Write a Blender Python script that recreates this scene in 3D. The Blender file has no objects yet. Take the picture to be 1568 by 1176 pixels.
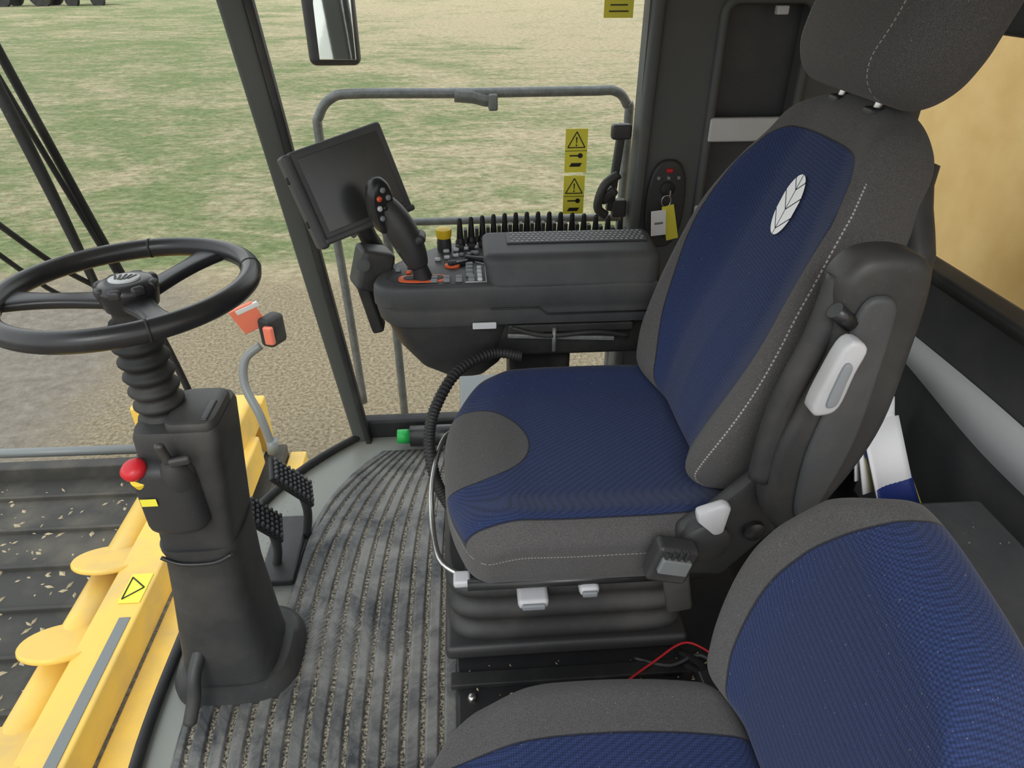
import bpy, bmesh, math, random
from mathutils import Vector, Matrix, noise
random.seed(3)
scene=bpy.context.scene
COL=scene.collection
V=Vector

# ------------------------------------------------------------------ materials
def lin(c):
    return tuple(((x/255)/12.92 if x/255<=.04045 else (((x/255)+.055)/1.055)**2.4) for x in c)+(1,)
class NT:
    def __init__(s,name):
        s.m=bpy.data.materials.new(name); s.m.use_nodes=True
        s.t=s.m.node_tree; s.n=s.t.nodes; s.b=s.n['Principled BSDF']
        s.out=s.n['Material Output']
    def node(s,typ,**k):
        n=s.n.new(typ)
        for a,b in k.items(): setattr(n,a,b)
        return n
    def set(s,n,i,v):
        if isinstance(v,bpy.types.NodeSocket): s.t.links.new(v,n.inputs[i])
        else: n.inputs[i].default_value=v
    def math(s,op,a,b=0.0,c=None):
        n=s.node('ShaderNodeMath',operation=op); s.set(n,0,a); s.set(n,1,b)
        if c is not None: s.set(n,2,c)
        return n.outputs[0]
    def mix(s,f,a,b):
        n=s.node('ShaderNodeMix',data_type='RGBA')
        s.set(n,0,f); s.set(n,6,a); s.set(n,7,b); return n.outputs[2]
    def ramp(s,f,stops):
        n=s.node('ShaderNodeValToRGB'); s.set(n,0,f)
        e=n.color_ramp.elements
        while len(e)<len(stops): e.new(.5)
        for i,(p,c) in enumerate(stops): e[i].position=p; e[i].color=c
        return n.outputs[0]
    def coord(s,scale=(1,1,1),rot=(0,0,0),kind='Object'):
        c=s.node('ShaderNodeTexCoord'); m=s.node('ShaderNodeMapping')
        s.t.links.new(c.outputs[kind],m.inputs[0]); m.inputs['Scale'].default_value=scale; m.inputs['Rotation'].default_value=rot
        return m.outputs[0]
    def noise(s,co,scale,detail=3,rough=.5,dist=0):
        n=s.node('ShaderNodeTexNoise'); s.set(n,'Vector',co); s.set(n,'Scale',scale); s.set(n,'Detail',detail); s.set(n,'Roughness',rough); s.set(n,'Distortion',dist)
        return n.outputs['Fac']
    def voro(s,co,scale,rnd=1.0):
        n=s.node('ShaderNodeTexVoronoi'); s.set(n,'Vector',co); s.set(n,'Scale',scale); s.set(n,'Randomness',rnd); return n.outputs['Distance']
    def bump(s,h,strength=.3,dist=.001):
        n=s.node('ShaderNodeBump'); s.set(n,'Height',h); s.set(n,'Strength',strength); s.set(n,'Distance',dist)
        s.t.links.new(n.outputs[0],s.b.inputs['Normal'])
    def attr(s,name):
        n=s.node('ShaderNodeAttribute',attribute_name=name); return n.outputs['Fac']
    def P(s,**k):
        for a,v in k.items():
            s.set(s.b,{'color':'Base Color','rough':'Roughness','metal':'Metallic','spec':'Specular IOR Level','emis':'Emission Color','es':'Emission Strength','coat':'Coat Weight','sheen':'Sheen Weight'}[a],v)
        return s
K0=(0,0,0,1); K1=(1,1,1,1)
def plastic(name,rgb,rough=.5,grain=500,bs=.25,dust=.25,spec=.4,dustc=(120,116,108),patch=6):
    t=NT(name); co=t.coord()
    big=t.noise(co,patch,4,.6)
    f=t.math('MULTIPLY',t.ramp(big,[(.45,K0),(.8,K1)]),dust)
    sp=t.ramp(t.noise(co,260,1,.5),[(.70,K0),(.74,K1)])
    f=t.math('ADD',f,t.math('MULTIPLY',sp,dust*.6))
    t.P(color=t.mix(f,lin(rgb),lin(dustc)),rough=rough,spec=spec)
    if bs>0: t.bump(t.noise(co,grain,2,.6),bs,.0006)
    return t.m
M={}
M['black']=plastic('black_plastic',(50,50,51),.48)
M['blackgloss']=plastic('black_smooth_plastic',(38,38,40),.32,bs=.05,dust=.12)
M['dark']=plastic('dark_grey_plastic',(66,67,69),.55)
M['panel']=plastic('cab_panel_plastic',(82,84,84),.6,dust=.15)
M['pillar']=plastic('pillar_plastic',(76,78,74),.55,dust=.1)
M['rubber']=plastic('rubber_black',(34,34,35),.6,dust=.2)
M['silver']=plastic('silver_trim',(196,198,200),.4,bs=.05,dust=.1,spec=.5)
M['lightgrey']=plastic('light_grey_plastic',(200,202,204),.45,bs=.05,dust=.1)
M['lever_white']=plastic('white_lever_plastic',(184,184,187),.45,bs=.05,dust=.3)
M['floorgrey']=plastic('grey_floor_plastic',(132,134,128),.33,bs=.1,dust=.6,dustc=(150,144,126))
M['yellowp']=plastic('yellow_paint',(228,188,88),.4,bs=0,dust=.7,dustc=(178,156,114),patch=4)
M['tank']=plastic('tank_yellow_paint',(240,204,138),.5,bs=0,dust=1.0,dustc=(214,168,96),patch=2.2)
M['yel']=plastic('yellow_button',(225,190,40),.4,bs=0,dust=.05)
M['red']=plastic('red_plastic',(195,32,42),.35,bs=0,dust=.1)
M['orange']=plastic('orange_plastic',(225,95,50),.45,bs=0,dust=.05)
M['reflector']=plastic('reflector_orange',(214,116,94),.4,bs=0,dust=.2)
M['green']=plastic('green_plastic',(40,170,80),.4,bs=0,dust=.05)
M['paper']=plastic('white_paper',(246,246,248),.8,bs=0,dust=.02)
M['stick_y']=plastic('sticker_yellow',(232,222,72),.5,bs=0,dust=.05)
M['stick_k']=plastic('sticker_black',(30,30,25),.5,bs=0,dust=0)
M['btn']=plastic('grey_button',(128,132,136),.5,bs=0,dust=.1)
M['hole']=plastic('grille_hole',(150,152,152),.6,bs=0,dust=.1)
M['screen']=plastic('screen_glass',(50,52,51),.22,bs=0,dust=.12,spec=.5)
M['deck']=plastic('header_deck_rubber',(56,55,52),.7,bs=.6,grain=30,dust=.9,dustc=(98,92,80),patch=3)
M['greymetal']=plastic('grey_painted_metal',(112,116,116),.4,bs=0,dust=.3)
M['bluep']=plastic('booklet_blue',(40,55,120),.5,bs=0,dust=0)
M['liner']=plastic('headliner_grey',(175,175,170),.9,bs=.1,dust=.05)
M['crumb']=plastic('straw_crumbs',(176,162,132),.9,bs=0,dust=.3)
def metal(name,rgb,rough):
    t=NT(name); t.P(color=lin(rgb),metal=1.0,rough=rough)
    co=t.coord(); t.bump(t.noise(co,60,2),.05,.0005); return t.m
M['chrome']=metal('brushed_steel',(190,190,188),.3)
t=NT('weathered_rail'); co=t.coord()
t.P(color=t.mix(t.noise(co,40,4,.7),lin((74,76,76)),lin((150,152,150))),rough=.5,metal=.3); M['rail']=t.m
M['mirror']=metal('mirror_glass',(205,208,205),.05)

def fabric(name):
    t=NT(name); co=t.coord(rot=(.3,.2,.1))
    v=t.voro(co,300,.12)
    n=t.noise(co,900,2,.7); big=t.noise(co,5,3,.6)
    blue=t.mix(t.ramp(v,[(.2,K0),(.75,K1)]),lin((46,62,106)),lin((22,30,56)))
    blue=t.mix(t.math('MULTIPLY',big,.25),blue,lin((52,60,86)))
    grey=t.mix(t.ramp(n,[(.35,K0),(.65,K1)]),lin((61,60,61)),lin((96,94,93)))
    sd=t.attr('sd')
    isg=t.math('GREATER_THAN',sd,0.0)
    col=t.mix(isg,blue,grey)
    seam=t.math('LESS_THAN',t.math('ABSOLUTE',sd),.0018)
    col=t.mix(t.math('MULTIPLY',seam,.7),col,lin((22,24,34)))
    st=t.attr('st')
    dash=t.math('GREATER_THAN',t.math('SINE',t.math('MULTIPLY',t.attr('al'),900.0)),-.35)
    sl=t.math('MULTIPLY',t.math('LESS_THAN',t.math('ABSOLUTE',st),.0009),dash)
    col=t.mix(t.math('MULTIPLY',sl,.8),col,lin((175,171,166)))
    lint=t.ramp(t.noise(co,330,1,.5),[(.75,K0),(.78,K1)])
    col=t.mix(t.math('MULTIPLY',lint,.35),col,lin((170,165,160)))
    t.P(color=col,rough=.9,spec=.15,sheen=.1)
    hgt=t.math('SUBTRACT',t.math('MULTIPLY',n,.5),t.math('MULTIPLY',t.math('SUBTRACT',1.0,isg),v))
    t.bump(hgt,.5,.0015)
    return t.m
M['fabric']=fabric('seat_fabric')

def glassmat():
    t=NT('cab_glass'); n=t.n; n.remove(t.b)
    tr=t.node('ShaderNodeBsdfTransparent'); tr.inputs[0].default_value=(.96,.98,.96,1)
    gl=t.node('ShaderNodeBsdfGlossy'); gl.inputs['Roughness'].default_value=.02
    lw=t.node('ShaderNodeLayerWeight'); lw.inputs[0].default_value=.15
    mx=t.node('ShaderNodeMixShader'); t.set(mx,0,t.math('MULTIPLY',lw.outputs['Fresnel'],.5)); t.t.links.new(tr.outputs[0],mx.inputs[1]); t.t.links.new(gl.outputs[0],mx.inputs[2])
    t.t.links.new(mx.outputs[0],t.out.inputs[0]); return t.m
M['glass']=glassmat()

def matmat():
    t=NT('ribbed_rubber_mat'); co=t.coord(); h=t.attr('h')
    dust=t.noise(co,6,6,.72,.6); fine=t.noise(co,170,3,.7); med=t.noise(co,40,4,.7)
    val=t.math('SUBTRACT',1.0,h)
    top=t.mix(t.ramp(dust,[(.36,K0),(.60,K1)]),lin((54,56,60)),lin((124,123,119)))
    low=t.mix(t.ramp(fine,[(.43,K0),(.60,K1)]),lin((46,45,44)),lin((162,152,132)))
    f=t.ramp(val,[(.65,K0),(.95,K1)])
    col=t.mix(f,top,low)
    cr=t.ramp(t.noise(co,210,2,.6),[(.69,K0),(.73,K1)])
    col=t.mix(t.math('MULTIPLY',cr,.6),col,lin((184,174,156)))
    t.P(color=col,rough=t.ramp(med,[(.3,(.35,.35,.35,1)),(.7,(.65,.65,.65,1))]),spec=.4)
    t.bump(t.math('ADD',fine,med),.35,.001); return t.m
M['mat']=matmat()

def groundmat():
    t=NT('field_ground'); co=t.coord()
    g=t.node('ShaderNodeNewGeometry'); sp=t.node('ShaderNodeSeparateXYZ'); t.t.links.new(g.outputs['Position'],sp.inputs[0])
    x,y=sp.outputs[0],sp.outputs[1]
    st=t.coord(scale=(.40,1,1),rot=(0,0,math.radians(16)))
    st2=t.coord(scale=(.65,1,1),rot=(0,0,math.radians(-10)))
    n1=t.noise(st,.9,9,.78,1.2); n2=t.noise(st2,2.4,8,.82,.6); n3=t.noise(st2,7,8,.85); n0=t.noise(co,.16,5,.6,1.0); n4=t.noise(co,30,4,.8)
    green=t.mix(t.ramp(n3,[(.36,K0),(.64,K1)]),lin((96,112,68)),lin((158,168,120)))
    tan=t.mix(t.ramp(n3,[(.36,K0),(.62,K1)]),lin((146,130,100)),lin((222,208,172)))
    f=t.math('ADD',t.math('MULTIPLY',n1,.5),t.math('MULTIPLY',n2,.5))
    far=t.ramp(t.math('MULTIPLY',t.math('ADD',t.math('MULTIPLY',y,.35),x),.05),[(.15,K0),(.75,K1)])
    near=t.math('MULTIPLY',t.math('SUBTRACT',9.8,t.math('ADD',y,t.math('MULTIPLY',n2,2.2))),.9)
    near.node.use_clamp=True
    off=t.math('ADD',t.math('MULTIPLY',far,.11),t.math('MULTIPLY',near,.45))
    f2=t.ramp(t.math('ADD',t.math('ADD',f,off),t.math('MULTIPLY',t.math('SUBTRACT',n0,.5),.45)),[(.45,K0),(.60,K1)])
    col=t.mix(f2,green,tan)
    straw=t.mix(t.ramp(n4,[(.35,K0),(.65,K1)]),lin((126,110,88)),lin((200,186,156)))
    col=t.mix(near,col,straw)
    soil=t.mix(t.ramp(t.noise(co,7,6,.8),[(.35,K0),(.65,K1)]),lin((136,127,114)),lin((172,163,150)))
    sf=t.math('MULTIPLY',t.math('SUBTRACT',-2.2,t.math('ADD',x,t.math('MULTIPLY',n2,1.6))),1.2); sf.node.use_clamp=True
    sf=t.math('MULTIPLY',sf,near)
    col=t.mix(sf,col,soil)
    t.P(color=col,rough=.95,spec=.1)
    t.bump(t.math('ADD',n3,n4),.8,.08); return t.m
M['ground']=groundmat()

# ------------------------------------------------------------------ geometry helpers
def empty(name,loc=(0,0,0)):
    o=bpy.data.objects.new(name,None); o.empty_display_size=.1; COL.objects.link(o); o.location=loc; return o
def mk(name,verts,faces,mat,parent=None,smooth=True,attrs=None):
    me=bpy.data.meshes.new(name); me.from_pydata([tuple(v) for v in verts],[],faces); me.update()
    o=bpy.data.objects.new(name,me); COL.objects.link(o)
    if mat: me.materials.append(mat if not isinstance(mat,str) else M[mat])
    if smooth: me.polygons.foreach_set('use_smooth',[True]*len(me.polygons))
    if attrs:
        for k,vals in attrs.items():
            a=me.attributes.new(k,'FLOAT','POINT'); a.data.foreach_set('value',vals)
    if parent: o.parent=parent
    return o
def basis(xdir,zdir):
    x=V(xdir).normalized(); z=V(zdir); z=(z-x*z.dot(x)).normalized(); y=z.cross(x)
    return Matrix((x,y,z)).transposed()
def fixn(o):
    bm=bmesh.new(); bm.from_mesh(o.data); bmesh.ops.recalc_face_normals(bm,faces=bm.faces); bm.to_mesh(o.data); bm.free()
def box(name,c,d,mat,parent=None,bev=.004,rot=None,seg=2,taper=None):
    bm=bmesh.new(); bmesh.ops.create_cube(bm,size=1)
    for v in bm.verts:
        v.co=V((v.co.x*d[0],v.co.y*d[1],v.co.z*d[2]))
        if taper and v.co.z>0: v.co.x*=taper[0]; v.co.y*=taper[1]
    if bev>0: bmesh.ops.bevel(bm,geom=bm.edges[:],offset=min(bev,min(d)*.45),segments=seg,profile=.5,affect='EDGES')
    if rot is not None:
        R=rot if isinstance(rot,Matrix) else Matrix.Rotation(rot[2],3,'Z')@Matrix.Rotation(rot[1],3,'Y')@Matrix.Rotation(rot[0],3,'X')
        for v in bm.verts: v.co=R@v.co
    for v in bm.verts: v.co+=V(c)
    me=bpy.data.meshes.new(name); bm.to_mesh(me); bm.free()
    o=bpy.data.objects.new(name,me); COL.objects.link(o); me.materials.append(M[mat] if isinstance(mat,str) else mat)
    if bev>0:
        me.polygons.foreach_set('use_smooth',[True]*len(me.polygons))
        mod=o.modifiers.new('wn','WEIGHTED_NORMAL'); mod.keep_sharp=False
    if parent: o.parent=parent
    return o
def catmull(pts,n=8,closed=False):
    pts=[V(p) for p in pts]; out=[]; N=len(pts)
    rng=range(N if closed else N-1)
    for i in rng:
        if closed: p0,p1,p2,p3=pts[(i-1)%N],pts[i],pts[(i+1)%N],pts[(i+2)%N]
        else: p0,p1,p2,p3=pts[max(i-1,0)],pts[i],pts[i+1],pts[min(i+2,N-1)]
        for k in range(n):
            t=k/n
            out.append(.5*((2*p1)+(p2-p0)*t+(2*p0-5*p1+4*p2-p3)*t*t+(-p0+3*p1-3*p2+p3)*t**3))
    if not closed: out.append(pts[-1])
    return out
def tube(name,pts,r,mat,parent=None,seg=12,smooth_path=0,closed=False,cap=True):
    pts=[V(p) for p in pts]
    if smooth_path: pts=catmull(pts,smooth_path,closed)
    N=len(pts); rr=r if callable(r) else (lambda t:r)
    verts=[];faces=[];tans=[]
    for i in range(N):
        if closed: tans.append((pts[(i+1)%N]-pts[i-1]).normalized())
        else: tans.append((pts[min(i+1,N-1)]-pts[max(i-1,0)]).normalized())
    t0=tans[0]; ref=V((0,0,1)) if abs(t0.z)<.9 else V((1,0,0))
    u=t0.cross(ref).normalized()
    for i in range(N):
        t=tans[i]; u=(u-t*u.dot(t)).normalized(); w=t.cross(u)
        rad=rr(i/max(N-1,1))
        for k in range(seg):
            a=2*math.pi*k/seg
            verts.append(pts[i]+u*math.cos(a)*rad+w*math.sin(a)*rad)
    for i in range(N if closed else N-1):
        j=(i+1)%N
        for k in range(seg):
            l=(k+1)%seg
            faces.append((i*seg+k,i*seg+l,j*seg+l,j*seg+k))
    if cap and not closed:
        faces.append(tuple(range(seg-1,-1,-1))); faces.append(tuple((N-1)*seg+k for k in range(seg)))
    o=mk(name,verts,faces,mat,parent); fixn(o)
    if cap and not closed:
        o.data.polygons[len(faces)-1].use_smooth=False;o.data.polygons[len(faces)-2].use_smooth=False
    return o
def lathe(name,prof,c,axis,mat,parent=None,seg=32,squash=(1,1)):
    z=V(axis).normalized(); ref=V((1,0,0)) if abs(z.x)<.9 else V((0,1,0))
    x=(ref-z*ref.dot(z)).normalized(); y=z.cross(x); verts=[];faces=[]
    for r,h in prof:
        for k in range(seg):
            a=2*math.pi*k/seg; verts.append(V(c)+z*h+x*math.cos(a)*r*squash[0]+y*math.sin(a)*r*squash[1])
    n=len(prof)
    for i in range(n-1):
        for k in range(seg):
            l=(k+1)%seg; faces.append((i*seg+k,i*seg+l,(i+1)*seg+l,(i+1)*seg+k))
    faces.append(tuple(range(seg-1,-1,-1))); faces.append(tuple((n-1)*seg+k for k in range(seg)))
    o=mk(name,verts,faces,mat,parent); fixn(o); o.data.set_sharp_from_angle(angle=math.radians(50)); return o
def prism(name,poly,h0,h1,mat,parent=None,bev=.004,org=(0,0,0),B=None,seg=2,smooth=True):
    bm=bmesh.new(); vs=[bm.verts.new((p[0],p[1],h0)) for p in poly]; f=bm.faces.new(vs)
    r=bmesh.ops.extrude_face_region(bm,geom=[f])
    for v in [g for g in r['geom'] if isinstance(g,bmesh.types.BMVert)]: v.co.z=h1
    bmesh.ops.recalc_face_normals(bm,faces=bm.faces)
    if bev>0:
        es=[e for e in bm.edges if len(e.link_faces)==2 and e.calc_face_angle(0)>.6]
        bmesh.ops.bevel(bm,geom=es,offset=bev,segments=seg,profile=.5,affect='EDGES')
    B=B or Matrix.Identity(3)
    for v in bm.verts: v.co=B@v.co+V(org)
    bmesh.ops.recalc_face_normals(bm,faces=bm.faces)
    me=bpy.data.meshes.new(name); bm.to_mesh(me); bm.free()
    o=bpy.data.objects.new(name,me); COL.objects.link(o); me.materials.append(M[mat])
    if smooth:
        me.polygons.foreach_set('use_smooth',[True]*len(me.polygons)); me.set_sharp_from_angle(angle=math.radians(40))
    if parent: o.parent=parent
    return o
def loft(name,rings,mat,parent=None,cap=True):
    n=len(rings[0]); verts=[p for r in rings for p in r]; faces=[]
    for i in range(len(rings)-1):
        for k in range(n):
            l=(k+1)%n; faces.append((i*n+k,i*n+l,(i+1)*n+l,(i+1)*n+k))
    if cap: faces.append(tuple(range(n-1,-1,-1))); faces.append(tuple((len(rings)-1)*n+k for k in range(n)))
    o=mk(name,verts,faces,mat,parent); fixn(o); o.data.set_sharp_from_angle(angle=math.radians(45)); return o
def sring(c,hx,hy,p=4,n=48):
    out=[]
    for k in range(n):
        a=2*math.pi*k/n; ca,sa=math.cos(a),math.sin(a)
        out.append(V((c[0]+hx*math.copysign(abs(ca)**(2/p),ca),c[1]+hy*math.copysign(abs(sa)**(2/p),sa),c[2])))
    return out
def soft(name,dims,r,cuts,mat,parent,fn):
    bm=bmesh.new(); bmesh.ops.create_cube(bm,size=1)
    bmesh.ops.subdivide_edges(bm,edges=bm.edges[:],cuts=cuts,use_grid_fill=True)
    sd=[];st=[];al=[]
    h=[x/2 for x in dims]
    for v in bm.verts:
        p=V((v.co.x*dims[0],v.co.y*dims[1],v.co.z*dims[2]))
        inn=V([max(-(h[i]-r),min(h[i]-r,p[i])) for i in range(3)])
        d=p-inn
        if d.length>1e-9: p=inn+d.normalized()*r
        w,a,b,c=fn(p); v.co=w; sd.append(a); st.append(b); al.append(c)
    me=bpy.data.meshes.new(name); bmesh.ops.recalc_face_normals(bm,faces=bm.faces); bm.verts.index_update()
    bm.to_mesh(me); bm.free(); o=bpy.data.objects.new(name,me); COL.objects.link(o); me.materials.append(M[mat] if isinstance(mat,str) else mat)
    me.polygons.foreach_set('use_smooth',[True]*len(me.polygons))
    for k,vals in (('sd',sd),('st',st),('al',al)):
        at=me.attributes.new(k,'FLOAT','POINT'); at.data.foreach_set('value',vals)
    if parent: o.parent=parent
    return o
def crumbs(name,n,x0,x1,y0,y1,z,parent=None,fx=None,smin=.0015,smax=.005,mat='crumb'):
    verts=[];faces=[]
    for i in range(n):
        cy=random.uniform(y0,y1); lo=fx(cy) if fx else x0
        cx=random.uniform(lo,x1); a=random.random()*3; l=random.uniform(smin,smax)
        d=V((math.cos(a),math.sin(a),0))*l; e2=V((-math.sin(a),math.cos(a),0))*l*random.uniform(.25,.6); c=V((cx,cy,z)); b=len(verts)
        verts+=[c+d,c+e2,c-d,c-e2,c+V((0,0,.4*l))]; faces+=[(b,b+1,b+4),(b+1,b+2,b+4),(b+2,b+3,b+4),(b+3,b,b+4)]
    return mk(name,verts,faces,mat,parent,smooth=False)
def sm(a,b,x):
    t=max(0,min(1,(x-a)/(b-a))); return t*t*(3-2*t)
def tab(T,x):
    if x<=T[0][0]: return T[0][1]
    n=len(T)
    for i in range(n-1):
        if x<=T[i+1][0]:
            p0=T[max(i-1,0)][1];p1=T[i][1];p2=T[i+1][1];p3=T[min(i+2,n-1)][1]
            t=(x-T[i][0])/(T[i+1][0]-T[i][0])
            return .5*((2*p1)+(p2-p0)*t+(2*p0-5*p1+4*p2-p3)*t*t+(-p0+3*p1-3*p2+p3)*t**3)
    return T[-1][1]

# ------------------------------------------------------------------ cab shell
YC=1.07
def W(y,z=0):
    r=min(1,abs(y-YC)/.87)
    return -.36-.36*(1-r**3)-.115*z
YR=1.94; YL=.20; XB=1.15
ys=[YL+(YR-YL)*i/40 for i in range(41)]
verts=[];faces=[]
for y in ys: verts+= [(W(y),y,0),(XB+.1,y,0),(W(y),y,-.06),(XB+.1,y,-.06)]
for i in range(40):
    a=i*4; b=a+4
    faces+=[(a,b,b+1,a+1),(a+2,a+3,b+3,b+2),(a,a+2,b+2,b),(a+1,b+1,b+3,a+3)]
mk('floor',verts,faces,'floorgrey',smooth=False)
verts=[];faces=[];nz=12
for j in range(nz+1):
    z=.03+1.62*j/nz
    for y in ys: verts.append((W(y,z)+.0,y,z))
for j in range(nz):
    for i in range(40):
        a=j*41+i; faces.append((a,a+1,a+42,a+41))
mk('window_1',verts,faces,'glass')
tube('trim_1',[(W(y)+.004,y,.014) for y in ys],.013,'rubber',seg=8)
gx=[(-.375,.07),(.47,.07),(.50,1.65),(-.56,1.65)]
mk('window_2',[(x,YR,z) for x,z in gx],[(0,1,2,3)],'glass',smooth=False)
def pillar(name,p0,p1,w0,w1,mat='pillar',dy=.05):
    rings=[]
    for i in range(9):
        t=i/8; c=V(p0).lerp(V(p1),t); w=w0+(w1-w0)*t
        rings.append(sring(c,w/2,dy/2,5,24))
    return loft(name,rings,mat)
pillar('trim_2',(-.385,1.925,0),(-.58,1.925,1.65),.045,.075)
pillar('trim_3',(-.355,1.90,0),(-.53,1.90,1.65),.018,.022,'rubber',.03)
verts=[];faces=[]
for y in ys: verts+= [(W(y,1.65)-.02,y,1.66),(XB+.1,y,1.66),(W(y,1.65)-.02,y,1.75),(XB+.1,y,1.75)]
for i in range(40):
    a=i*4; b=a+4
    faces+=[(a,b,b+1,a+1),(a+2,a+3,b+3,b+2),(a,a+2,b+2,b),(a+1,b+1,b+3,a+3)]
faces+=[(0,1,3,2),(160,162,163,161)]
o=mk('ceiling',verts,faces,'liner',smooth=False); fixn(o)
wr=empty('wall_right')
box('lower_sill',(.40,YR,.035),(1.55,.05,.07),'rubber',wr,.01)
PY=1.88
HX0,HX1,HZ0,HZ1=.665,.885,.36,1.31
box('panel_left',((.47+HX0)/2,PY+.03,.83),(HX0-.47,.06,1.62),'panel',wr,0)
box('panel_right',((HX1+XB)/2,PY+.03,.83),(XB-HX1,.06,1.62),'panel',wr,0)
box('panel_top',((HX0+HX1)/2,PY+.03,(HZ1+1.64)/2),(HX1-HX0,.06,1.64-HZ1),'panel',wr,0)
box('panel_bottom',((HX0+HX1)/2,PY+.03,(HZ0+.02)/2),(HX1-HX0,.06,HZ0-.02),'panel',wr,0)
box('recess_back',((HX0+HX1)/2,PY+.075,(HZ0+HZ1)/2),(HX1-HX0+.04,.02,HZ1-HZ0+.04),'dark',wr,0)
rings=[]
for i in range(9):
    z=.02+1.63*i/8; x=.468+.03*(z/1.65); rings.append(sring((x,1.905,z),.018,.045,4,24))
loft('panel_front_edge',rings,'panel',wr)
def rrect(x0,x1,z0,z1,r,n=6):
    out=[]
    for (cx,cz,a0) in ((x1-r,z0+r,-90),(x1-r,z1-r,0),(x0+r,z1-r,90),(x0+r,z0+r,180)):
        for k in range(n+1):
            a=math.radians(a0+90*k/n); out.append((cx+r*math.cos(a),cz+r*math.sin(a)))
    return out
tube('recess_lip',[(x,PY-.002,z) for x,z in rrect(.660,.890,.355,1.315,.035)],.013,'panel',wr,closed=True,seg=8)
box('silver_bar',(.77,PY-.008,1.008),(.225,.02,.062),'silver',wr,.006)
box('silver_bar_low',(.72,PY-.008,.785),(.14,.02,.04),'silver',wr,.006)
box('recess_latch',(.80,PY-.01,1.29),(.03,.02,.02),'silver',wr,.003)

wb=empty('wall_rear')
box('wall_lower',(XB+.03,1.07,.38),(.06,1.74,.74),'dark',wb,.008)
box('window_sill',(XB+.0,1.07,.745),(.07,1.74,.035),'rubber',wb,.012)
box('window_header',(XB+.02,1.07,1.45),(.07,1.74,.38),'dark',wb,.015)
box('corner_post',(XB+.02,1.87,1.0),(.08,.10,1.1),'dark',wb,.015)
box('corner_post_near',(XB+.02,.22,1.0),(.08,.06,1.1),'dark',wb,.015)
mk('window_3',[(XB+.04,.25,.76),(XB+.04,1.83,.76),(XB+.04,1.83,1.27),(XB+.04,.25,1.27)],[(0,1,2,3)],'glass',smooth=False)
n=30; verts=[];faces=[]
for i in range(n+1):
    y=.45+1.15*i/n; c=.505+.03*sm(1.0,1.6,y); h=.06-.025*sm(1.1,1.6,y)
    verts+=[(XB-.002,y,c-h),(XB-.018,y,c-h+.01),(XB-.018,y,c+h-.01),(XB-.002,y,c+h)]
for i in range(n):
    for k in range(3): faces.append((i*4+k,i*4+k+1,i*4+5+k,i*4+4+k))
mk('silver_band',verts,faces,'silver',wb)
box('window_clip',(XB-.02,1.10,1.20),(.04,.03,.05),'rubber',wb,.008)
sh=empty('storage_bin')
box('bin_top',(.85,.62,.40),(.46,.84,.03),'dark',sh,.01)
box('bin_front',(.63,.62,.195),(.03,.84,.39),'dark',sh,.01)
box('bin_side',(.85,1.035,.195),(.46,.02,.39),'dark',sh,.006)
box('pocket_rim',(.85,1.42,.42),(.46,.03,.05),'black',sh,.01)
box('pocket_back',(.85,1.43,.20),(.46,.02,.40),'black',sh,.005)
box('pocket_base',(.85,1.24,.10),(.46,.38,.02),'black',sh,.004)
crumbs('bin_dust',60,.64,1.06,.25,1.0,.4155,sh,smin=.001,smax=.003)
bk=empty('operator_booklets')
for i,(x,y,z,rx,rz,m) in enumerate([(.985,1.26,.38,.5,.2,'paper'),(1.0,1.235,.37,.62,.25,'paper'),(1.01,1.205,.325,.75,.22,'bluep'),(.98,1.28,.40,.4,.15,'paper'),(1.02,1.19,.30,.8,.24,'stick_y')]):
    verts=[];faces=[];R=Matrix.Rotation(rz,3,'Z')@Matrix.Rotation(-rx,3,'X')
    for a in range(9):
        for b in (0,1):
            u=(a/8-.5)*.11; verts.append(V((x,y,z))+R@V((u,.01*math.sin(a/8*3.1),(b-.5)*.20)))
    for a in range(8): faces.append((a*2,a*2+2,a*2+3,a*2+1))
    o=mk('booklet_%d'%i,verts,faces,m,bk); s=o.modifiers.new('s','SOLIDIFY'); s.thickness=.004

# ------------------------------------------------------------------ floor mat
def matedge(y): return W(y)+.07+.16*sm(.95,1.22,y)-.06*sm(1.2,1.85,y)
ny,nx=110,330; verts=[];hh=[];faces=[]
NR=12; XM=-.03
for j in range(ny+1):
    y=.25+(1.84-.25)*j/ny; x0=matedge(y)
    xc=W(y)+.2
    for i in range(nx+1):
        t=i/nx; x=x0+(XM-x0)*t
        s=(x-XM)/(xc-XM); ph=s*NR
        c=.5+.5*math.cos(2*math.pi*ph)
        h=sm(.05,.42,c)
        e=min(sm(0,.012,x-x0),sm(0,.012,y-.25),sm(0,.012,1.84-y))
        if x-x0<.02: h=1
        verts.append((x,y,.002+e*(.004+.008*h))); hh.append(h)
for j in range(ny):
    for i in range(nx):
        a=j*(nx+1)+i; faces.append((a,a+1,a+nx+2,a+nx+1))
fm=mk('floor_mat',verts,faces,'mat',attrs={'h':hh})
crumbs('straw_crumbs',420,-.5,-.05,.3,1.8,.0125,fm,fx=lambda y:matedge(y)+.02,smin=.001,smax=.0034)
crumbs('floor_dirt',200,-.6,-.5,1.2,1.85,.0015,fm,fx=lambda y:W(y)+.03,smin=.001,smax=.003)

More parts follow.
